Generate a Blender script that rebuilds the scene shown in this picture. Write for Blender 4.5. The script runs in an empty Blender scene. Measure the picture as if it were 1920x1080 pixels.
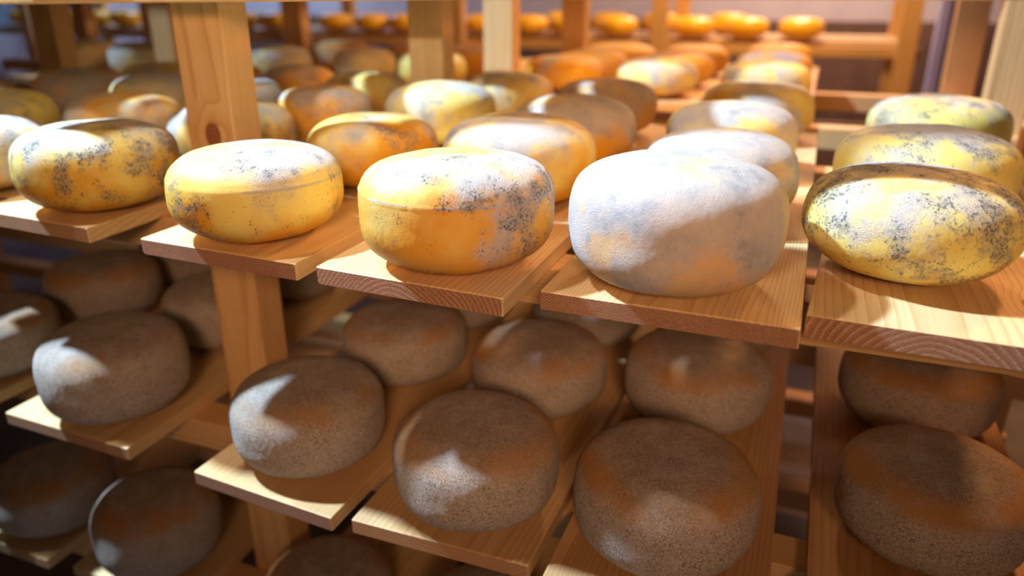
import bpy, bmesh, math, random
from mathutils import Vector, noise
S = bpy.context.scene
COL = S.collection
PI = math.pi
random.seed(7)

# ------------------------------------------------------------------ nodes
class G:
    """small helper to write node graphs"""
    def __init__(s, name):
        s.m = bpy.data.materials.new(name); s.m.use_nodes = True
        s.t = s.m.node_tree; s.t.nodes.clear()
        s.out = s.t.nodes.new('ShaderNodeOutputMaterial')
        s.b = s.t.nodes.new('ShaderNodeBsdfPrincipled')
        s.t.links.new(s.b.outputs[0], s.out.inputs[0])
        tc = s.t.nodes.new('ShaderNodeTexCoord')
        s.obj = tc.outputs['Object']; s.nrm = tc.outputs['Normal']
    def put(s, sock, v):
        if hasattr(v, 'is_linked') or hasattr(v, 'links'): s.t.links.new(v, sock)
        else:
            if isinstance(v, (tuple, list)) and sock.type == 'RGBA' and len(v) == 3: v = (*v, 1)
            sock.default_value = v
    def math(s, op, a, b=0.0, c=None, clamp=False):
        n = s.t.nodes.new('ShaderNodeMath'); n.operation = op; n.use_clamp = clamp
        s.put(n.inputs[0], a); s.put(n.inputs[1], b)
        if c is not None: s.put(n.inputs[2], c)
        return n.outputs[0]
    def vmath(s, op, a, b=None, scale=None):
        n = s.t.nodes.new('ShaderNodeVectorMath'); n.operation = op
        s.put(n.inputs[0], a)
        if b is not None: s.put(n.inputs[1], b)
        if scale is not None: s.put(n.inputs['Scale'], scale)
        return n.outputs['Value'] if op in ('LENGTH', 'DOT_PRODUCT', 'DISTANCE') else n.outputs[0]
    def noise(s, v, scale, detail=2.0, rough=0.5, dist=0.0):
        n = s.t.nodes.new('ShaderNodeTexNoise'); s.put(n.inputs['Vector'], v)
        n.inputs['Scale'].default_value = scale; n.inputs['Detail'].default_value = detail
        n.inputs['Roughness'].default_value = rough; n.inputs['Distortion'].default_value = dist
        return n.outputs['Fac']
    def mix(s, f, a, b):
        n = s.t.nodes.new('ShaderNodeMix'); n.data_type = 'RGBA'
        s.put(n.inputs[0], f); s.put(n.inputs[6], a); s.put(n.inputs[7], b)
        return n.outputs[2]
    def ramp(s, x, lo, hi, a=0.0, b=1.0):
        n = s.t.nodes.new('ShaderNodeMapRange'); n.interpolation_type = 'SMOOTHSTEP'
        s.put(n.inputs[0], x); s.put(n.inputs[1], lo); s.put(n.inputs[2], hi); s.put(n.inputs[3], a); s.put(n.inputs[4], b)
        return n.outputs[0]
    def prop(s, name, out='Fac'):
        n = s.t.nodes.new('ShaderNodeAttribute'); n.attribute_type = 'OBJECT'; n.attribute_name = name
        return n.outputs[out]
    def sep(s, v):
        n = s.t.nodes.new('ShaderNodeSeparateXYZ'); s.put(n.inputs[0], v); return n.outputs
    def comb(s, x, y, z):
        n = s.t.nodes.new('ShaderNodeCombineXYZ')
        for i, v in enumerate((x, y, z)): s.put(n.inputs[i], v)
        return n.outputs[0]
    def bump(s, h, strength, dist):
        n = s.t.nodes.new('ShaderNodeBump'); n.inputs['Distance'].default_value = dist
        s.put(n.inputs['Strength'], strength); s.put(n.inputs['Height'], h)
        s.t.links.new(n.outputs[0], s.b.inputs['Normal'])
    def set(s, name, v): s.put(s.b.inputs[name], v)

def mat_rind():
    g = G('cheese_rind')
    seed = g.prop('seed'); mold = g.prop('mold'); spots = g.prop('spots'); grey = g.prop('grey'); amber = g.prop('amber'); H = g.prop('height')
    v = g.vmath('ADD', g.obj, g.comb(seed, g.math('MULTIPLY', seed, 1.7), g.math('MULTIPLY', seed, .6)))
    up = g.sep(g.nrm)[2]
    zz = g.math('DIVIDE', g.sep(g.obj)[2], g.math('MAXIMUM', H, .01))
    low = g.noise(v, 9, 2); low2 = g.noise(g.vmath('ADD', v, (5.2, 1.1, 3.7)), 10, 3, .55)
    mid = g.noise(v, 34, 4, .6); mid2 = g.noise(g.vmath('ADD', v, (1.2, 7.1, 2.7)), 26, 5, .65)
    spk = g.noise(v, 270, 4, .7); spk2 = g.noise(v, 420, 2, .6); fine = g.noise(v, 620, 2, .6); fine2 = g.noise(v, 330, 3, .7)
    # waxy yellow paste colour; paler top and amber sides partly paint in the light
    a = g.math('ADD', low2, g.math('ADD', amber, g.math('MULTIPLY_ADD', zz, -.36, -.28)))
    a = g.ramp(a, .36, .66)
    base = g.mix(a, (.82, .71, .20), (.76, .39, .02))
    # white bloom
    m = g.math('ADD', g.math('MULTIPLY_ADD', low, 1.9, -.95), g.math('MULTIPLY_ADD', mid, .8, -.4))
    m = g.math('ADD', m, g.math('MULTIPLY_ADD', fine2, .75, -.375)); m = g.math('ADD', m, g.math('MULTIPLY_ADD', fine, .5, -.25))
    rim = g.prop('rim'); rl = g.ramp(g.math('ABSOLUTE', g.math('SUBTRACT', zz, rim)), .022, .004)
    m = g.math('ADD', m, g.math('MULTIPLY', rl, g.math('MULTIPLY', rim, .45)))
    m = g.math('ADD', m, g.math('MULTIPLY', g.math('MAXIMUM', up, -.2), .22))
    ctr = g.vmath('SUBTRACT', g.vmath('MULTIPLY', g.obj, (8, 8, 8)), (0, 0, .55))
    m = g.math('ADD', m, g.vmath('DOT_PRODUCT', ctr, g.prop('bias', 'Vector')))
    m = g.ramp(g.math('ADD', m, mold), .16, .60)
    m = g.math('MAXIMUM', m, g.math('MULTIPLY', g.prop('veil'), g.ramp(fine2, .3, .55, .75, 1.15)))
    bloom = g.mix(g.ramp(mid2, .35, .7), (.63, .61, .60), (.44, .49, .56))
    col = g.mix(g.math('MULTIPLY', m, .93), base, bloom)
    # blue-grey mould fields, broken up
    clus = g.math('ADD', g.math('MULTIPLY', low2, .6), g.math('MULTIPLY', mid2, .6))
    clus = g.ramp(g.math('ADD', clus, g.math('MULTIPLY', spots, .12)), .62, .80)
    on = g.math('MINIMUM', g.math('MULTIPLY', spots, 1.8), 1.0)
    f1 = g.math('ADD', g.math('MULTIPLY', clus, .42), g.math('ADD', g.math('MULTIPLY', spk, .6), g.math('MULTIPLY', spk2, .35)))
    f1 = g.math('MULTIPLY', g.ramp(f1, .62, .98), on)
    f1 = g.math('MULTIPLY', f1, clus)
    col = g.mix(g.math('MULTIPLY', f1, .72), col, (.24, .25, .245))
    # dark herb specks
    f2 = g.math('ADD', g.math('MULTIPLY', spk, .9), g.math('ADD', g.math('MULTIPLY', mid, .35), g.math('MULTIPLY', clus, .10)))
    f2 = g.ramp(g.math('ADD', f2, g.math('MULTIPLY', spots, .04)), .79, .83)
    f2 = g.math('MULTIPLY', f2, on)
    col = g.mix(g.math('MULTIPLY', f2, .8), col, (.085, .09, .075))
    # brown-grey older crust
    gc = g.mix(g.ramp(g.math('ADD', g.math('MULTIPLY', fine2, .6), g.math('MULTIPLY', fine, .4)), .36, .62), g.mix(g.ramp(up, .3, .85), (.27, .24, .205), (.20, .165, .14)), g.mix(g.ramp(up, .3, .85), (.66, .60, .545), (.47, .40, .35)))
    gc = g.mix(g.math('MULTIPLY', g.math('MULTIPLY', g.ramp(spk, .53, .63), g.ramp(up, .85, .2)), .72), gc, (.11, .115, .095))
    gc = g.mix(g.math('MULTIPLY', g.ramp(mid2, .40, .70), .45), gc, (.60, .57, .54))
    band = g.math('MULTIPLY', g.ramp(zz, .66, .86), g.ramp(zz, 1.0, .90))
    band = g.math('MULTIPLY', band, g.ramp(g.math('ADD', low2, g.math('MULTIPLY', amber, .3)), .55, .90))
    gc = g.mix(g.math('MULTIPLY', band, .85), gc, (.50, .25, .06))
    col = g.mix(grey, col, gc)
    g.set('Base Color', col)
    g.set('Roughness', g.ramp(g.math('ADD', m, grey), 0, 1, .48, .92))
    g.set('Specular IOR Level', .3)
    g.set('Sheen Weight', g.math('MULTIPLY', m, .06)); g.set('Sheen Roughness', .6)
    fz = g.noise(v, 1100, 2, .6)
    hgt = g.math('ADD', g.math('MULTIPLY', fine, 1.0), g.math('MULTIPLY', fz, .7))
    hgt = g.math('ADD', hgt, g.math('ADD', g.math('MULTIPLY', fine2, .35), g.math('MULTIPLY', mid, .6)))
    g.bump(hgt, g.ramp(g.math('ADD', m, grey), 0, 1, .2, .85), .0022)
    return g.m

def mat_wood(name, tone=(1, 1, 1)):
    g = G(name)
    def c(r, gg, b): return (r*tone[0], gg*tone[1], b*tone[2])
    seed = g.prop('seed')
    p = g.vmath('SUBTRACT', g.obj, g.prop('knot', 'Vector'))
    kr = g.prop('knot_size')
    kd = g.vmath('LENGTH', g.vmath('MULTIPLY', p, (1, .75, .45)))
    kk = g.math('DIVIDE', kd, g.math('MAXIMUM', kr, .0005))
    kn = g.ramp(kk, 1.12, .82)
    kin = g.math('MULTIPLY', g.ramp(kk, 3.2, .9), g.math('MULTIPLY', kr, .55))
    xyz = g.sep(g.obj)
    vs = g.vmath('ADD', g.vmath('MULTIPLY', g.obj, (1, .09, 1)), g.comb(seed, seed, g.math('MULTIPLY', seed, 2.3)))
    n1 = g.math('SUBTRACT', g.noise(vs, 9, 2), .5); n2 = g.math('SUBTRACT', g.noise(vs, 70, 2), .5)
    dx = g.math('SUBTRACT', xyz[0], g.prop('ring_x')); dz = g.math('SUBTRACT', xyz[2], g.prop('ring_z'))
    r = g.math('SQRT', g.math('ADD', g.math('MULTIPLY', dx, dx), g.math('MULTIPLY', dz, dz)))
    r = g.math('ADD', r, g.math('MULTIPLY', n1, .035)); r = g.math('ADD', r, g.math('MULTIPLY', n2, .0016))
    r = g.math('ADD', r, kin)
    k = g.math('FRACT', g.math('MULTIPLY', r, g.prop('rings')))
    late = g.math('MULTIPLY', g.math('POWER', k, 3.0), g.ramp(k, 1.0, .93))
    fib = g.noise(g.vmath('ADD', g.vmath('MULTIPLY', g.obj, (1, .02, 1)), g.comb(seed, 0.0, seed)), 420, 2)
    blot = g.noise(vs, 16, 3)
    face = g.mix(g.math('MULTIPLY', late, .75), c(.80, .60, .32), c(.54, .30, .11))
    face = g.mix(g.ramp(blot, .35, .75, 0, .45), face, c(.66, .42, .18))
    face = g.mix(g.ramp(fib, .45, .7, 0, .22), face, c(.45, .27, .13))
    sp = g.noise(g.vmath('MULTIPLY', g.obj, (1, 1, 1)), 900, 2)
    end = g.mix(g.math('MULTIPLY', late, .95), c(.43, .21, .115), c(.80, .56, .37))
    end = g.mix(g.ramp(sp, .5, .7, 0, .5), end, c(.17, .075, .04))
    em = g.ramp(g.math('ABSOLUTE', g.sep(g.nrm)[1]), .6, .75)
    em = g.math('MULTIPLY', em, g.prop('endgrain'))
    col = g.mix(em, face, end)
    col = g.mix(kn, col, g.mix(g.ramp(g.math('FRACT', g.math('MULTIPLY', kk, 3.1)), 0, 1), c(.24, .10, .05), c(.36, .17, .08)))
    col = g.mix(g.prop('aged'), col, g.vmath('MULTIPLY', col, (.62, .42, .30)))  # darker, redder tint; on the middle shelf it paints in shade
    g.set('Base Color', col); g.set('Roughness', g.ramp(em, 0, 1, .55, .85)); g.set('Specular IOR Level', .3)
    h = g.math('ADD', g.math('MULTIPLY', late, .6), g.math('ADD', g.math('MULTIPLY', fib, .35), g.math('MULTIPLY', em, g.math('MULTIPLY', sp, 2.0))))
    g.bump(h, g.ramp(em, 0, 1, .18, .9), .0016)
    return g.m

def mat_plain(name, col, rough=.7, metal=0., var=.12, scale=8.):
    g = G(name); n = g.noise(g.obj, scale, 4)
    g.set('Base Color', g.mix(g.ramp(n, .3, .7), tuple(x*(1-var) for x in col), tuple(x*(1+var) for x in col)))
    g.set('Roughness', rough); g.set('Metallic', metal)
    g.bump(g.noise(g.obj, scale*14, 3), .25, .002)
    return g.m

def mat_orange():
    g = G('orange_wax'); seed = g.prop('seed')
    n = g.noise(g.vmath('ADD', g.obj, g.comb(seed, seed, seed)), 9, 3)
    g.set('Base Color', g.mix(g.ramp(n, .3, .7), (.94, .56, .03), (.90, .46, .015)))
    g.set('Roughness', .32); g.set('Coat Weight', .15)
    return g.m

RIND = mat_rind(); WAX = mat_orange()
SPRUCE = mat_wood('spruce_board'); POSTWOOD = mat_wood('spruce_post', (.93, .84, .74))
PLASTER = mat_plain('plaster', (.46, .40, .38), .9, 0, .06, 3)
CONCRETE = mat_plain('concrete_floor', (.11, .085, .07), .8, 0, .2, 5)
CEIL = mat_plain('ceiling_paint', (.20, .14, .10), .9, 0, .05, 3)
STEEL = mat_plain('blue_grey_paint', (.40, .43, .72), .45, .1, .06, 4)
DARKWOOD = mat_plain('dark_wainscot', (.12, .06, .035), .7, 0, .2, 6)
FRAMEP = mat_plain('window_paint', (.6, .6, .6), .5, 0, .05, 4)
gl = G('window_glass'); gl.set('Base Color', (.95, .98, 1)); gl.set('Roughness', .02); gl.set('Transmission Weight', 1.0); gl.set('IOR', 1.02)
GLASS = gl.m

# ------------------------------------------------------------------ objects
def link(name, me, loc=(0, 0, 0), rot=(0, 0, 0), parent=None):
    o = bpy.data.objects.new(name, me); COL.objects.link(o)
    o.location = loc; o.rotation_euler = rot
    if parent: o.parent = parent
    return o
def tag(o, label, cat, group=None, kind=None):
    o['label'] = label; o['category'] = cat
    if group: o['group'] = group
    if kind: o['kind'] = kind
    return o

def lumber_mesh(name, q, t, rnd=(.002, .002, .002, .002), taper_end=0.0):
    """solid timber. q = four (x, y): front left, front right, back right, back left; top at z = 0, thickness t down.
    rnd = rounding of the long edges (top left, top right, bottom right, bottom left)."""
    def section(xl, xr):
        pts = []
        for (cx, cz, sx, sz, r) in ((xl, 0, 1, -1, rnd[0]), (xr, 0, -1, -1, rnd[1]), (xr, -t, -1, 1, rnd[2]), (xl, -t, 1, 1, rnd[3])):
            n = 4 if r > .004 else 2
            for i in range(n+1):
                a = i/n*PI/2
                # go round the corner clockwise starting from the side we come from
                u, v = r*(1-math.cos(a)), r*(1-math.sin(a))
                if sx*sz < 0: pts.append((cx+sx*u, cz+sz*v))
                else: pts.append((cx+sx*v, cz+sz*u))
        return pts
    (x0, y0), (x1, y1), (x2, y2), (x3, y3) = q
    bm = bmesh.new()
    rows = []
    c = .0018
    for f in (0.0, c, .25, .5, .75, 1-c, 1.0):
        xl, xr = x0+(x3-x0)*f, x1+(x2-x1)*f
        sec = section(xl, xr)
        row = []
        for (x, z) in sec:
            u = (x-xl)/max(xr-xl, 1e-6)
            y = (y0+(y1-y0)*u)*(1-f)+(y3+(y2-y3)*u)*f
            if f in (0.0, 1.0):                      # eased end arris
                mx, mz = (xl+xr)/2, -t/2
                x = mx+(x-mx)*(1-.0012*2/max(xr-xl, .01)); z = mz+(z-mz)*(1-.0012*2/t)
            row.append(bm.verts.new((x, y, z)))
        rows.append(row)
    n = len(rows[0])
    for a, b in zip(rows, rows[1:]):
        for i in range(n):
            bm.faces.new((a[i], a[(i+1) % n], b[(i+1) % n], b[i]))
    bm.faces.new(rows[0][::-1]); bm.faces.new(rows[-1])
    bmesh.ops.recalc_face_normals(bm, faces=bm.faces)
    me = bpy.data.meshes.new(name); bm.to_mesh(me); bm.free()
    return me
def wood_props(o, ring=None, rings=210., aged=0., knot=None, ks=0., endgrain=1.):
    r = random.Random(hash(o.name) % 9973 + int(abs(o.location.x*97)+abs(o.location.y*31)+abs(o.location.z*53)))
    if ring is None: ring = (r.uniform(-.12, .12), r.choice((-1, 1))*r.uniform(.06, .16))
    o['seed'] = r.uniform(0, 9); o['ring_x'] = float(ring[0]); o['ring_z'] = float(ring[1]); o['rings'] = float(rings)
    o['aged'] = float(aged); o['knot'] = [float(k) for k in (knot or (0, 0, -5))]; o['knot_size'] = float(ks); o['endgrain'] = float(endgrain)
def board(q, ztop, t=.0245, label='', group=None, rnd=(.0015,)*4, mat=None, **kw):
    ox = (q[0][0]+q[1][0])/2; oy = q[0][1]
    me = lumber_mesh('shelf_board', [(x-ox, y-oy) for x, y in q], t, rnd)
    me.materials.append(mat or SPRUCE)
    o = link('shelf_board', me, (ox, oy, ztop)); wood_props(o, **kw)
    return tag(o, label, 'shelf board', group)
def post(parent, x, y, z0, z1, w=.097, d=.068, **kw):
    me = lumber_mesh('post', [(0, 0), (w, 0), (w, z1-z0), (0, z1-z0)], d, (.003,)*4)
    me.materials.append(POSTWOOD)
    # local y -> world z ; local z(0..-d) -> world y (0..d)
    o = link('post', me, (x, y, z0), (PI/2, 0, 0), parent); wood_props(o, **kw); return o
def beam(parent, x0, x1, y, ztop, h=.0575, d=.07, name='crossbeam', **kw):
    me = lumber_mesh(name, [(-d, 0), (0, 0), (0, x1-x0), (-d, x1-x0)], h, (.003,)*4)
    me.materials.append(POSTWOOD)
    # rotate so local y -> +x, local x (-d..0) -> world y (d..0)
    o = link(name, me, (x0, y, ztop), (0, 0, -PI/2), parent); wood_props(o, **kw); return o

def profile(R, H, nt, nb, N, m=.5, ridge=0., rz=.74):
    out = []
    for i in range(N+1):
        a = PI/2*(1-i/N); out.append((R*math.cos(a)**(2/nb) if i else R*.0, m*H*(1-math.sin(a)**(2/nb))))
    for i in range(1, N+1):
        a = PI/2*i/N; out.append((R*max(math.cos(a), 0)**(2/nt) if i < N else 0., m*H+(1-m)*H*math.sin(a)**(2/nt)))
    if ridge:
        out = [(r+ridge*math.exp(-((z/H-rz)/.011)**2), z) for r, z in out]
    # resample by arc length for even quads
    L = [0.]
    for a, b in zip(out, out[1:]): L.append(L[-1]+math.dist(a, b))
    K = 2*N; res = []; j = 0
    for i in range(K+1):
        s = L[-1]*i/K
        while j < len(L)-2 and L[j+1] < s: j += 1
        u = (s-L[j])/max(L[j+1]-L[j], 1e-9)
        res.append(tuple(out[j][k]*(1-u)+out[j+1][k]*u for k in (0, 1)))
    return res
def cheese_mesh(R, H, nt, nb, seg, N, seed, lump=.0022, fuzz=0., ridge=0., rz=.74, m=.5):
    pr = profile(R, H, nt, nb, N, m, ridge, rz)
    off = Vector((seed*3.1, seed*1.7, seed*.9))
    V = []; F = []
    K = len(pr)
    V.append((0, 0, 0))
    for k in range(1, K-1):
        r, z = pr[k]
        r0, z0 = pr[k-1]; r1, z1 = pr[k+1]
        nr, nz = (z1-z0), -(r1-r0); l = math.hypot(nr, nz) or 1; nr /= l; nz /= l
        ez = min(1., z/.012)
        for i in range(seg):
            a = 2*PI*i/seg; ca, sa = math.cos(a), math.sin(a)
            p = Vector((r*ca, r*sa, z))
            d = lump*noise.noise(p*11+off)+lump*.5*noise.noise(p*27+off)
            if fuzz: d += fuzz*(noise.noise(p*190+off)+.6*noise.noise(p*420+off))
            d *= ez
            V.append((p.x+d*nr*ca, p.y+d*nr*sa, max(0., p.z+d*nz)))
    V.append((0, 0, pr[-1][1]))
    for i in range(seg):
        F.append((0, 1+(i+1) % seg, 1+i))
        for k in range(K-3):
            a = 1+k*seg; b = a+seg; j = (i+1) % seg
            F.append((a+i, a+j, b+j, b+i))
        t = 1+(K-3)*seg
        F.append((t+i, t+(i+1) % seg, len(V)-1))
    me = bpy.data.meshes.new('round_cheese'); me.from_pydata(V, [], F); me.update()
    me.polygons.foreach_set('use_smooth', [True]*len(me.polygons))
    return me
NCH = [0]
def cheese(x, y, z, R, H, label, group, mold=.2, spots=.5, grey=0., amber=.3, nt=3.0, nb=2.5, seg=72, N=16, fuzz=0., ridge=0., rz=.74, m=.5, mat=None, lump=.0022, rot=None, seed=None, bias=(0., 0., 0.), veil=0.):
    NCH[0] += 1
    sd = NCH[0]*1.37 if seed is None else seed
    me = cheese_mesh(R, H, nt, nb, seg, N, sd, lump, fuzz, ridge, rz, m)
    me.materials.append(mat or RIND)
    o = link('round_cheese', me, (x, y, z), (0, 0, rot if rot is not None else (sd*2.1) % 6.28))
    for k, v in dict(seed=sd, mold=mold, spots=spots, grey=grey, amber=amber, height=H, veil=veil).items(): o[k] = float(v)
    o['bias'] = [float(b) for b in bias]; o['rim'] = float(rz if ridge else 0)
    return tag(o, label, 'cheese', group)

# ------------------------------------------------------------------ room
def box_obj(name, lo, hi, mat, parent=None, bev=0.):
    bm = bmesh.new(); bmesh.ops.create_cube(bm, size=1)
    for v in bm.verts: v.co = Vector([(lo[i]+hi[i])/2+v.co[i]*(hi[i]-lo[i]) for i in range(3)])
    if bev: bmesh.ops.bevel(bm, geom=bm.edges[:], offset=bev, segments=2, affect='EDGES')
    me = bpy.data.meshes.new(name); bm.to_mesh(me); bm.free(); me.materials.append(mat)
    return link(name, me, parent=parent)
FZ, CZ = -1.25, 3.0
XL, XR, YF, YB = -7.2, 4.0, -3.2, 7.0
def struct(o): o['kind'] = 'structure'; return o
struct(box_obj('floor', (XL, YF, FZ-.1), (XR, YB, FZ), CONCRETE))
struct(box_obj('ceiling', (XL, YF, CZ), (XR, YB, CZ+.1), CEIL))
struct(box_obj('wall_back', (XL-.2, YB, FZ), (XR+.2, YB+.2, CZ), PLASTER))
struct(box_obj('wall_front', (XL-.2, YF-.2, FZ), (XR+.2, YF, CZ), PLASTER))
struct(box_obj('wall_right', (XR, YF, FZ), (XR+.2, YB, CZ), PLASTER))
struct(box_obj('trim_1', (XL, YB-.03, FZ), (XR, YB, .12), DARKWOOD))
def wall_left():
    bm = bmesh.new()
    y0, y1, z0, z1 = 3.6, 6.4, -.05, 1.5
    for lo, hi in (((XL-.2, YF, FZ), (XL, YB, z0)), ((XL-.2, YF, z1), (XL, YB, CZ)), ((XL-.2, YF, z0), (XL, y0, z1)), ((XL-.2, y1, z0), (XL, YB, z1))):
        r = bmesh.ops.create_cube(bm, size=1)
        for v in r['verts']: v.co = Vector([(lo[i]+hi[i])/2+v.co[i]*(hi[i]-lo[i]) for i in range(3)])
    me = bpy.data.meshes.new('wall_left'); bm.to_mesh(me); bm.free(); me.materials.append(PLASTER)
    struct(link('wall_left', me))
    w = bpy.data.objects.new('window_1', None); COL.objects.link(w); w.location = (XL-.1, (y0+y1)/2, z0); w['kind'] = 'structure'
    bm = bmesh.new(); L = y1-y0; Hh = z1-z0
    bars = [((-.03, -L/2, 0), (.03, L/2, .06)), ((-.03, -L/2, Hh-.06), (.03, L/2, Hh))]
    for k in range(4): c = -L/2+.03+(L-.06)*k/3; bars.append(((-.03, c-.03, .06), (.03, c+.03, Hh-.06)))
    for lo, hi in bars:
        r = bmesh.ops.create_cube(bm, size=1)
        for v in r['verts']: v.co = Vector([(lo[i]+hi[i])/2+v.co[i]*(hi[i]-lo[i]) for i in range(3)])
    me = bpy.data.meshes.new('window_frame'); bm.to_mesh(me); bm.free(); me.materials.append(FRAMEP); link('window_frame', me, parent=w)
    for k in range(3):
        a = -L/2+.06+(L-.06)*k/3; b = a+(L-.06)/3-.06
        box_obj('pane', (-.004, a, .06), (.004, b, Hh-.06), GLASS, w)
wall_left()

# ------------------------------------------------------------------ racks
PX = (-3.69, -2.34, -.99, .40)
def rack(label, ys, shelves, xs, x0, x1, aged=0.):
    e = bpy.data.objects.new('cheese_rack', None); COL.objects.link(e); e.location = (0, 0, 0)
    tag(e, label, 'rack', 'wooden racks standing one behind another')
    for y in ys:
        for x in xs:
            kn, ks = None, 0.
            if abs(x+.99) < .01 and abs(y-1.0) < .01: kn, ks = (.052, 1.25+.107, 0.), .017
            post(e, x, y, FZ, CZ-.7, knot=kn, ks=ks, aged=aged, rings=150, ring=((.03, -.16) if y == 1.0 else None))
        for z in shelves:
            if y == 1.0 and z == .40:      # the top front beam sits a touch out of level
                beam(e, x0, x1, y-.07, .2852+.054, h=.054, aged=aged).rotation_euler[0] = .0107
            else: beam(e, x0, x1, y+.068 if y == 4.77 else y-.07, z-.0245, aged=aged)
    return e
rack('front wooden rack with the knotty square post rising behind the upper planks', (1.0, 1.78), (.40, 0., -.40, -.80), PX, -3.9, .62)
rack('second wooden rack standing directly behind the front rack', (2.257, 3.04), (.52, .02, -.40, -.80), PX, -4.2, .62, .1)
rack('far wooden rack carrying the bright orange cheeses at the back', (4.77, 5.55), (.60, .075, -.45), (-6.39, -5.04, -3.69, -2.34, -.99, .37), -6.9, .50, .35)

# ------------------------------------------------------------------ planks
A = 'planks of the upper shelf'
board([(-1.27, .79), (-.998, .777), (-1.07, 2.05), (-1.33, 2.05)], 0, label='pale plank left of the square post, under the half-shaded green-flecked cheese', group=A, ring=(-.03, -.075), rings=330, endgrain=.75)
board([(-.883, .768), (-.606, .759), (-.645, 2.07), (-.885, 2.07)], 0, label='pale plank with fine wavy end grain under the pale yellow cheese by the post', group=A, rnd=(.001, .001, .001, .006), ring=(.10, -.21), rings=330)
board([(-.575, .760), (-.308, .748), (-.323, 2.05), (-.59, 2.05)], 0, label='plank with coarse arched end grain under the tall speckled amber cheese', group=A, rnd=(.001, .001, .001, .005), ring=(-.015, -.075), rings=165)
board([(-.276, .787), (.0175, .784), (.015, 2.07), (-.28, 2.07)], 0, label='plank with reddish end grain under the fuzzy white cheese', group=A, ring=(.0, -.19), rings=360)
board([(.0215, .828), (.31, .820), (.38, 2.0), (.09, 2.0)], 0, t=.028, label='plank with bold curved end grain and a knot at the right edge of the picture', group=A, ring=(-.01, -.085), rings=125, knot=(.10, .125, 0.), ks=.016)
board([(-1.52, .87), (-1.28, .86), (-1.29, 2.05), (-1.50, 2.05)], 0, label='pale plank at the left edge, behind the half-shaded green-flecked cheese', group=A)
board([(-1.80, .86), (-1.54, .86), (-1.53, 2.05), (-1.79, 2.05)], 0, label='upper plank under the pale yellow cheese near the left edge, mostly hidden by cheeses', group=A)
board([(-2.08, .86), (-1.82, .86), (-1.81, 2.05), (-2.07, 2.05)], 0, label='leftmost upper plank, under the brown cheese with a grey rim', group=A)
Bg = 'planks of the middle shelf'  # planks right of the post carry shade painted in as extra tint
board([(-1.69, .80), (-1.42, .80), (-1.42, 2.05), (-1.69, 2.05)], -.4, label='middle-shelf plank at the left edge under the brown cheese cut by the frame', group=Bg)
board([(-1.333, .79), (-1.023, .783), (-1.065, 2.05), (-1.36, 2.05)], -.4, label='middle-shelf plank left of the square post under a grey cheese lit on its left side', group=Bg, ring=(.1, -.25), rings=300, endgrain=.8)
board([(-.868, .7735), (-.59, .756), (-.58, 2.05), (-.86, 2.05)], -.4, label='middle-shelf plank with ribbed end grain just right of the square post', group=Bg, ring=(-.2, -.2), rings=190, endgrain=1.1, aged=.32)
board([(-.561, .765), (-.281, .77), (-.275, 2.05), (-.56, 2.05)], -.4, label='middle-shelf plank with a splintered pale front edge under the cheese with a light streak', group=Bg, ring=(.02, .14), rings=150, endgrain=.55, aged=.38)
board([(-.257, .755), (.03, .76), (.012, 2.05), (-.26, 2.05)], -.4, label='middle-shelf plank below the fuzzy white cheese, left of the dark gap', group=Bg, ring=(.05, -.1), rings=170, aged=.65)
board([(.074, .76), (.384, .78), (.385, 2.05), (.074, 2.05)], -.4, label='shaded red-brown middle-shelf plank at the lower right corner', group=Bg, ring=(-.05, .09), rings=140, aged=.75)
Cg = 'planks of the lowest shelf'
board([(-1.68, .83), (-1.40, .829), (-1.41, 2.05), (-1.69, 2.05)], -.8, label='lowest plank in the bottom left corner under the darkest brown cheese', group=Cg, endgrain=.5)
board([(-1.333, .836), (-1.03, .83), (-1.06, 2.05), (-1.35, 2.05)], -.8, label='lowest plank left of the square post under a dark brown cheese', group=Cg, endgrain=.5)
board([(-.86, .82), (-.59, .82), (-.59, 2.05), (-.86, 2.05)], -.8, label='lowest plank right of the post under the cheese cut by the bottom edge', group=Cg)
board([(-.56, .82), (-.28, .82), (-.28, 2.05), (-.56, 2.05)], -.8, label='lowest plank in the dark beneath the cheese with a light streak', group=Cg)
Dg = 'planks of the top shelf above the picture'
for q, lb in (
    ([(-1.76, .93), (-1.44, .93), (-1.44, 2.05), (-1.76, 2.05)], 'topmost-shelf plank above the left edge of the picture'),
    ([(-1.24, .81), (-1.045, .81), (-1.045, 2.05), (-1.24, 2.05)], 'topmost-shelf plank above the gap left of the square post'),
    ([(-1.42, 1.04), (-1.27, 1.04), (-1.27, 2.05), (-1.42, 2.05)], 'topmost-shelf plank above the brown cheese with a pale lilac patch'),
    ([(-.88, 1.06), (-.755, 1.06), (-.755, 2.05), (-.88, 2.05)], 'topmost-shelf plank just right of the square post'),
    ([(-.71, 1.10), (-.44, 1.10), (-.44, 2.05), (-.71, 2.05)], 'topmost-shelf plank above the tall speckled amber cheese')):
    board(q, .40, label=lb, group=Dg)
for x0, x1, lb in ((-2.06, -1.78, 'added unseen shading plank second from the left on the top shelf, above the picture'), (-2.235, -2.08, 'added unseen shading plank at the far left of the top shelf, above the picture')):  # unseen planks added to shade the cheeses at the left
    board([(x0, .98), (x1, .98), (x1, 2.05), (x0, 2.05)], .40, label=lb, group=Dg)
for k, nm in enumerate(('first', 'second', 'third', 'fourth', 'fifth', 'sixth')):  # unseen planks put in to shade the second rack's left half
    x = (-3.30, -2.92, -2.62, -2.23, -1.86, -1.48)[k]
    board([(x, 2.15), (x+.27, 2.15), (x+.27, 3.7), (x, 3.7)], .52, label='added unseen shading plank over the second rack, %s from the left' % nm, group='added shading planks over the second rack')
Rg = 'planks of the second rack'
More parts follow.
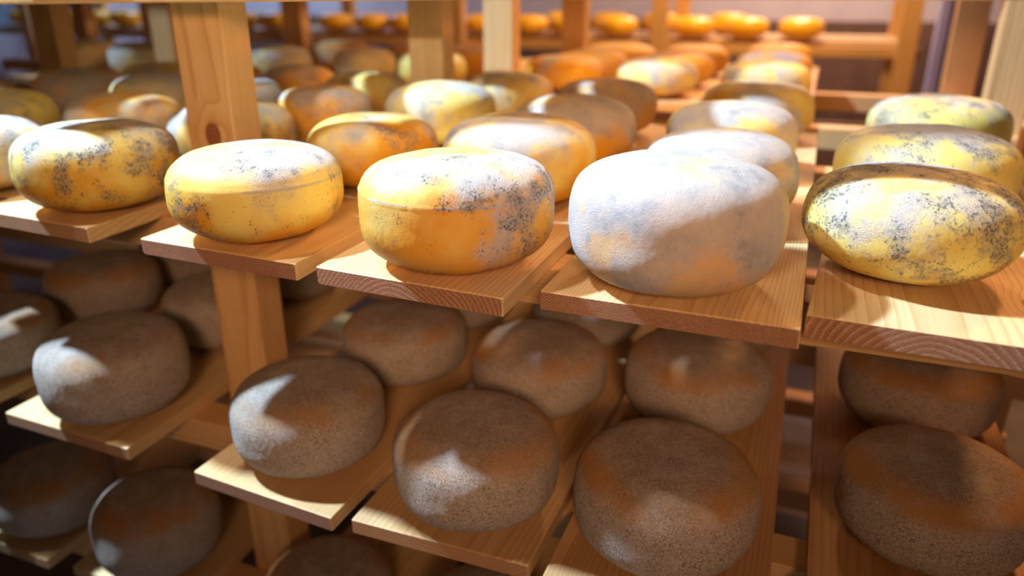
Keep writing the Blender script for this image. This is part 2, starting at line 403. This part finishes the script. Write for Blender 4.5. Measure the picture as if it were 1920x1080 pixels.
for x, lb in ((-.28, 'second-rack plank in line with the fuzzy white cheese'), (-.61, 'second-rack plank in line with the tall speckled amber cheese'), (-.885, 'second-rack plank right of the pale square posts'),
              (-1.40, 'second-rack plank seen left of the pale square posts'), (-1.70, 'second-rack plank behind the knotty front post'), (-2.03, 'second-rack plank under the cheese with a light grey top'),
              (-2.72, 'second-rack plank in the dim left corner'), (-3.05, 'second-rack plank at the far left edge')):
    board([(x, 2.17), (x+.27, 2.17), (x+.27, 3.78), (x, 3.78)], .02, label=lb, group=Rg, aged=.3)
Fg = 'long planks of the far rack'
board([(0, 0), (.28, 0), (.28, 7.3), (0, 7.3)], .075, label='long front plank of the far rack under the bright orange cheeses', group=Fg, aged=.3).location = (-6.88, 5.122, .075)
board([(0, 0), (.28, 0), (.28, 7.3), (0, 7.3)], .075, label='long rear plank of the far rack behind the bright orange cheeses', group=Fg, aged=.3).location = (-6.88, 5.53, .075)
for o in COL.objects:
    if o.name.startswith('shelf_board') and o.get('group') == Fg: o.rotation_euler = (0, 0, -PI/2)

# ------------------------------------------------------------------ cheeses
GA = 'herb cheeses on the upper shelf'
HERO = dict(seg=360, N=52)
MIDQ = dict(seg=160, N=30)
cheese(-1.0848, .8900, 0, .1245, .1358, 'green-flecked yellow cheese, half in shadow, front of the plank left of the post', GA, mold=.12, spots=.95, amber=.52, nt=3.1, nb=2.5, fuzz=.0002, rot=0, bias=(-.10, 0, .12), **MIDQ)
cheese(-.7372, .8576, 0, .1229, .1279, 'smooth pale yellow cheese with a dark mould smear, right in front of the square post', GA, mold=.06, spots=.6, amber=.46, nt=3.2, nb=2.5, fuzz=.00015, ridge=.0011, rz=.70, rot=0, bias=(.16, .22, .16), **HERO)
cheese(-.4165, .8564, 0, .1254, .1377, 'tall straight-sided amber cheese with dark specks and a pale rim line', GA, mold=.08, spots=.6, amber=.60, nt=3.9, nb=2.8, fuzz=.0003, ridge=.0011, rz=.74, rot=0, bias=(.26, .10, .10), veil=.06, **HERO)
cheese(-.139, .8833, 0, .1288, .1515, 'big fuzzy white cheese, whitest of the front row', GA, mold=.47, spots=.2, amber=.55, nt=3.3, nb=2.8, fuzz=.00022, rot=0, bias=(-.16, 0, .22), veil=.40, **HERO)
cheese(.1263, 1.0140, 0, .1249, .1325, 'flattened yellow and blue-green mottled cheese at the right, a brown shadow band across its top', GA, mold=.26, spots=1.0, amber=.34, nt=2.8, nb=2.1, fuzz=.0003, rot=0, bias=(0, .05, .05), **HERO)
rows = [
 # upper shelf, front rack
 (-.125, 1.184, .117, .135, 'white-topped cheese peeping over the fuzzy white one', .48, .15, 0, .5, MIDQ),
 (-.147, 1.525, .124, .135, 'pinkish grey cheese third from the front behind the fuzzy white one', .42, .3, 0, .3, MIDQ),
 (-.130, 1.93, .130, .135, 'golden cheese fourth from the front behind the fuzzy white one', .16, .3, 0, .5, {}),
 (-.454, 1.1806, .1294, .1408, 'cream-topped cheese with an orange side, directly behind the tall amber cheese', .36, .35, 0, .55, MIDQ),
 (-.458, 1.503, .127, .135, 'cream and tan cheese third from the front behind the tall amber cheese', .34, .35, 0, .6, MIDQ),
 (-.484, 1.855, .125, .135, 'grey-green topped tan cheese fourth from the front behind the tall amber cheese', .22, .55, .25, .7, {}),
 (-.7487, 1.1953, .1197, .1234, 'amber cheese with a soft light patch, behind the pale yellow cheese by the post', .10, .6, 0, .62, MIDQ),
 (-.815, 1.61, .130, .137, 'bright yellow white-topped cheese in front of the second pale post', .20, .4, 0, .3, MIDQ),
 (-.775, 1.93, .120, .135, 'tan cheese with a dark speckled side, right of the second pale post', .10, .6, .15, .5, {}),
 (-1.066, 1.192, .121, .135, 'shaded brown-grey cheese partly hidden behind the knotty square post', .20, .5, .2, .5, MIDQ),
 (-1.045, 1.47, .111, .135, 'brown cheese with a pale left rim, just right of the knotty square post', .16, .4, .1, .7, MIDQ),
 (-1.13, 1.79, .117, .135, 'mottled olive-brown cheese behind the brown one right of the knotty post', .10, .5, .1, .5, {}),
 (-1.393, .9025, .125, .1234, 'grey-flecked cheese cut by the left edge of the frame', .28, .6, .1, .6, MIDQ),
 (-1.375, 1.215, .117, .135, 'brown cheese with a pale lilac patch, left of the knotty post', .26, .3, .25, .6, MIDQ),
 (-1.368, 1.545, .122, .135, 'white cheese peeping out just right of the knotty post', .42, .25, 0, .3, {}),
 (-1.415, 1.87, .116, .135, 'tan cheese with an orange highlight seen right of the knotty post', .12, .45, .1, .7, {}),
 (-1.66, 1.13, .124, .135, 'pale yellow cheese near the left edge of the frame', .18, .4, 0, .2, MIDQ),
 (-1.614, 1.55, .122, .135, 'bright cream cheese left of the knotty post', .36, .25, 0, .2, {}),
 (-1.665, 1.86, .12, .135, 'dim brown cheese below the dark far-left post', .1, .4, .35, .8, {}),
 (-1.918, 1.573, .128, .135, 'brown cheese with a grey-white left rim, near the left edge', .24, .3, .3, .7, {}),
 (-1.95, 1.26, .125, .13, 'dark brown cheese cut by the left edge behind the pale yellow one', .1, .4, .4, .7, {}),
 (-1.93, 1.87, .12, .13, 'greenish yellow cheese at the left edge beside the dim far-left post', .12, .5, .1, .2, {}),
 (.173, 1.338, .133, .135, 'cream and yellow cheese with blue-green specks, behind the flattened mottled cheese', .26, .6, 0, .25, MIDQ),
 (.24, 1.79, .134, .135, 'yellow cheese with green mould, last on the right-hand plank', .1, .75, 0, .35, MIDQ),
]
for (x, y, R, H, lb, mo, sp, gr, am, qd) in rows:
    cheese(x, y, 0, R, H, lb, GA, mold=mo, spots=sp, grey=gr, amber=am, **qd)
GB = 'grey-brown cheeses on the middle shelf'
HB = dict(seg=260, N=40, fuzz=.0004)
brow = [
 (-1.1454, .8897, .128, .1668, 'grey cheese brightly lit on its left side, left of the square post', HB, .5),
 (-.7178, .8933, .1254, .1464, 'grey cheese with pale light patches, in front of the square post on the middle shelf', HB, .5),
 (-.4057, .8776, .1249, .1489, 'grey-brown cheese with an orange rim and a light streak across its top', HB, .9),
 (-.1236, .8902, .1266, .1524, 'grey-brown cheese with a white patch on its front, below the fuzzy white cheese', HB, .8),
 (.2251, 1.0299, .125, .14, 'large shaded grey cheese with an orange rim in the lower right corner', HB, .9),
 (.2384, 1.3884, .1307, .14, 'shaded grey cheese with an ochre side behind the lower right corner cheese', MIDQ, 1.),
 (-.1366, 1.2634, .1313, .142, 'shaded pinkish brown cheese behind the one with a white front patch', MIDQ, .7),
 (-.4213, 1.2061, .1273, .1355, 'brown cheese with a bluish glint on top and an ochre left side', MIDQ, 1.),
 (-.7182, 1.2191, .1269, .1316, 'dim brown cheese on the middle shelf below the tall amber cheese', MIDQ, .6),
 (-1.535, 1.2094, .1272, .1456, 'dim reddish brown cheese below the plank left of the post', MIDQ, .8),
 (-1.5194, .9187, .125, .1391, 'shaded brown cheese cut by the left edge on the middle shelf', MIDQ, .7),
 (-1.177, 1.21, .125, .142, 'brown cheese with a grey streak, just left of the square post on the middle shelf', MIDQ, .4),
 (-.72, 1.50, .125, .14, 'dark brown cheese hidden deep below the smooth pale yellow cheese', {}, .5),
 (-.42, 1.52, .125, .14, 'dim cheese seen through the gap beside the plank of the fuzzy white cheese', {}, .5),
 (-.13, 1.58, .125, .14, 'dim cheese third back below the fuzzy white cheese', {}, .5),
 (-1.20, 1.51, .125, .14, 'dim brown cheese seen in the gap left of the square post', {}, .6),
 (-1.55, 1.50, .125, .14, 'dark brown cheese at the left just under the upper planks', {}, .6),
]
for (x, y, R, H, lb, qd, am) in brow:
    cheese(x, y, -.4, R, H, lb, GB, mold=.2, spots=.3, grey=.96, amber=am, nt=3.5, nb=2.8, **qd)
GC = 'dark brown cheeses on the lowest shelf'
for (x, y, R, H, lb) in (
 (-1.1636, .9268, .1245, .19, 'dark brown cheese on the lowest shelf, left of the square post'),
 (-1.5011, .9454, .1286, .158, 'darkest brown cheese in the bottom left corner'),
 (-.7322, .9088, .122, .145, 'brown cheese cut by the bottom edge, right of the square post'),
 (-1.18, 1.24, .122, .15, 'dark cheese glimpsed under the middle-shelf plank left of the post'),
 (-.43, .95, .122, .14, 'dark cheese on the lowest shelf beneath the one with a light streak')):
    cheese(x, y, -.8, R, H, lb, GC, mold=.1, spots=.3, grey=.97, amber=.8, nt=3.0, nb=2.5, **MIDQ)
GR = 'cheeses on the second rack'
for (x, y, R, H, lb, mo, sp, gr, am) in (
 (-.146, 2.394, .128, .128, 'light golden cheese fifth in line behind the fuzzy white one', .2, .1, 0, .5),
 (-.153, 2.85, .128, .126, 'orange-gold cheese sixth in line behind the fuzzy white one', .15, .1, 0, .8),
 (-.167, 3.40, .128, .122, 'deep orange cheese farthest in line behind the fuzzy white one', .1, .1, 0, .9),
 (-.488, 2.50, .128, .118, 'blurred light yellow cheese fifth in line behind the tall amber one', .2, .1, 0, .4),
 (-.475, 2.80, .128, .12, 'rust-brown cheese sixth in line behind the tall amber one', 0, .1, .15, 1.),
 (-.472, 3.20, .128, .12, 'rust-brown cheese below the orange far post', 0, .1, .15, 1.),
 (-.81, 2.525, .128, .118, 'blurred amber cheese behind the tan one right of the second pale post', .08, .1, 0, .8),
 (-.80, 2.85, .128, .116, 'brown cheese half hidden behind the blurred amber one', 0, .1, .2, 1.),
 (-.79, 3.22, .15, .118, 'wide red-brown cheese in front of a bright orange one', 0, .1, .2, 1.),
 (-1.255, 2.42, .118, .125, 'cream cheese peeping from behind the second pale post', .2, .1, 0, .4),
 (-1.25, 2.80, .125, .13, 'dark rust cheese between the two pale posts', 0, .1, .1, 1.),
 (-1.56, 2.47, .114, .127, 'dim grey cheese with a pale teal patch, seen over the olive-brown one', .3, .3, .4, .3),
 (-1.56, 2.86, .125, .127, 'dark brown cheese behind the dim grey one with a teal patch', .0, .3, .5, .8),
 (-1.89, 2.41, .114, .127, 'dim cheese with a bluish white patch, seen right of the knotty post', .4, .3, .3, .3),
 (-1.90, 2.82, .125, .127, 'dark cheese behind the one with a bluish white patch', .0, .3, .5, .8),
 (-2.60, 2.43, .12, .127, 'grey-blue cheese beside the pale bluish post left of the knotty post', .4, .3, .4, .3),
 (-2.92, 2.46, .12, .127, 'dim grey-brown cheese right of the dim far-left post', .3, .3, .5, .5),
 (-2.60, 2.80, .12, .127, 'dark cheese second in line beside the pale bluish post', .1, .3, .5, .5)):
    cheese(x, y, .02, R, H, lb, GR, mold=mo, spots=sp, grey=gr, amber=am)
GF = 'bright orange cheeses on the far rack'
far = [(-.14, 'bright orange cheese farthest to the right on the far rack'), (-.45, 'second bright orange cheese from the right on the far rack'), (-.77, 'bright orange cheese just right of the orange far post'),
       (-1.24, 'bright orange cheese left of the orange far post'), (-1.58, 'bright orange cheese just left of the dark red-brown post'), (-1.85, 'bright orange cheese just right of the pale-topped post'),
       (-2.20, 'bright orange cheese between the two pale posts'), (-2.79, 'bright orange cheese just left of the second pale post'), (-3.06, 'bright orange cheese second to the left of the second pale post'),
       (-3.37, 'bright orange cheese third to the left of the second pale post'), (-3.93, 'dim orange cheese right of the knotty front post'), (-4.22, 'dim orange cheese touching the right side of the knotty front post'),
       (-4.75, 'dim orange cheese hidden left of the knotty front post'), (-5.42, 'dim orange cheese above the bluish-white post'), (-5.75, 'dim orange cheese right of the dim far-left post'), (-6.1, 'dim orange cheese next to the far-left post'), (-6.6, 'dim orange cheese at the far left end of the far rack')]
for x, lb in far:
    cheese(x, 4.985, .075, .128, .125, lb, GF, mat=WAX, nt=3., nb=2.3)
for x, lb in ((-1.40, 'orange cheese in the rear row of the far rack, beside the dark red-brown post'), (-1.05, 'orange cheese in the rear row left of the orange far post'), (-.60, 'orange cheese in the rear row right of the orange far post'), (-1.75, 'orange cheese in the rear row between dark red-brown and pale posts')):
    cheese(x, 5.38, .075, .128, .14, lb, GF, mat=WAX, nt=3., nb=2.3)

# painted metal upright at the right
def channel():
    pts = [(0, 0), (.035, 0), (.035, .05), (.055, .05), (.055, 0), (.10, 0), (.10, .09), (0, .09)]
    bm = bmesh.new(); rows_ = [[bm.verts.new((x, y, z)) for x, y in pts] for z in (FZ, CZ)]
    n = len(pts)
    for i in range(n): bm.faces.new((rows_[0][i], rows_[0][(i+1) % n], rows_[1][(i+1) % n], rows_[1][i]))
    bm.faces.new(rows_[0][::-1]); bm.faces.new(rows_[1]); bmesh.ops.recalc_face_normals(bm, faces=bm.faces)
    me = bpy.data.meshes.new('metal_upright'); bm.to_mesh(me); bm.free(); me.materials.append(STEEL)
    o = link('metal_upright', me, (.455, 3.95, 0))
    tag(o, 'blue-grey painted metal upright left of the pale posts at the right', 'metal upright')
channel()

# ------------------------------------------------------------------ light
def area(name, loc, target, power, col, size, size_y=None, shape='DISK'):
    l = bpy.data.lights.new(name, 'AREA'); l.energy = power; l.color = col; l.shape = shape if size_y is None else 'RECTANGLE'
    l.size = size
    if size_y: l.size_y = size_y
    o = bpy.data.objects.new(name, l); COL.objects.link(o); o.location = loc
    o.rotation_euler = (Vector(target)-Vector(loc)).to_track_quat('-Z', 'Y').to_euler()
    return o
def spot(name, loc, target, power, col, deg, blend, radius):
    l = bpy.data.lights.new(name, 'SPOT'); l.energy = power; l.color = col; l.spot_size = math.radians(deg); l.spot_blend = blend; l.shadow_soft_size = radius
    o = bpy.data.objects.new(name, l); COL.objects.link(o); o.location = loc
    o.rotation_euler = (Vector(target)-Vector(loc)).to_track_quat('-Z', 'Y').to_euler()
spot('skylight', (-2.5, .60, 2.5), (-.55, 1.1, 0), 1150, (.57, .78, 1.0), 64, .7, .075)
spot('ceiling_lamp', (-1.25, .68, 1.75), (-.5, 1.0, 0), 76, (1, .93, .84), 84, .6, .05)
spot('warm_lamp_front', (.9, -1.9, 1.25), (-.4, .95, .34), 310, (1, .53, .28), 38, 1.0, .35)
spot('skylight_far_left', (-4.2, 1.3, 2.3), (-2.3, 2.4, .15), 420, (.62, .82, 1.0), 34, .8, .1)
spot('cool_fill_upright', (-1.2, 3.3, 2.5), (.5, 3.95, .45), 160, (.55, .65, 1.0), 22, .5, .1)  # added light to brighten the metal upright, not a room lamp
area('warm_lamp_aisle', (-.4, 3.95, 1.9), (-.4, 4.4, 0), 66, (1, .60, .25), .5)
area('warm_lamp_rear_right', (.9, 2.6, 1.8), (-.4, 1.8, 0), 36, (1, .44, .16), .3)
area('daylight_back_left', (-5.2, 5.9, 2.2), (-5.5, 7, .3), 110, (.35, .55, 1.0), .8)
area('lamp_back_right', (-.2, 6.3, 2.2), (-.1, 7, .4), 120, (1, .74, .70), .8)
W = bpy.data.worlds.new('world'); S.world = W; W.use_nodes = True
W.node_tree.nodes['Background'].inputs[0].default_value = (.35, .55, 1, 1)
W.node_tree.nodes['Background'].inputs[1].default_value = .15

# ------------------------------------------------------------------ camera
cam = bpy.data.cameras.new('camera'); co = bpy.data.objects.new('camera', cam); COL.objects.link(co)
co.location = (0, 0, .33)
co.rotation_euler = (math.radians(90-21.39), 0, math.radians(21.6))
cam.sensor_width = 36; cam.lens = 1410/1920*36; cam.clip_start = .05
cam.dof.use_dof = True; cam.dof.focus_distance = .93; cam.dof.aperture_fstop = 1.9
S.camera = co
S.view_settings.view_transform = 'Standard'; S.view_settings.look = 'None'
S.view_settings.exposure = .14; S.view_settings.gamma = 1; S.view_settings.use_curve_mapping = False
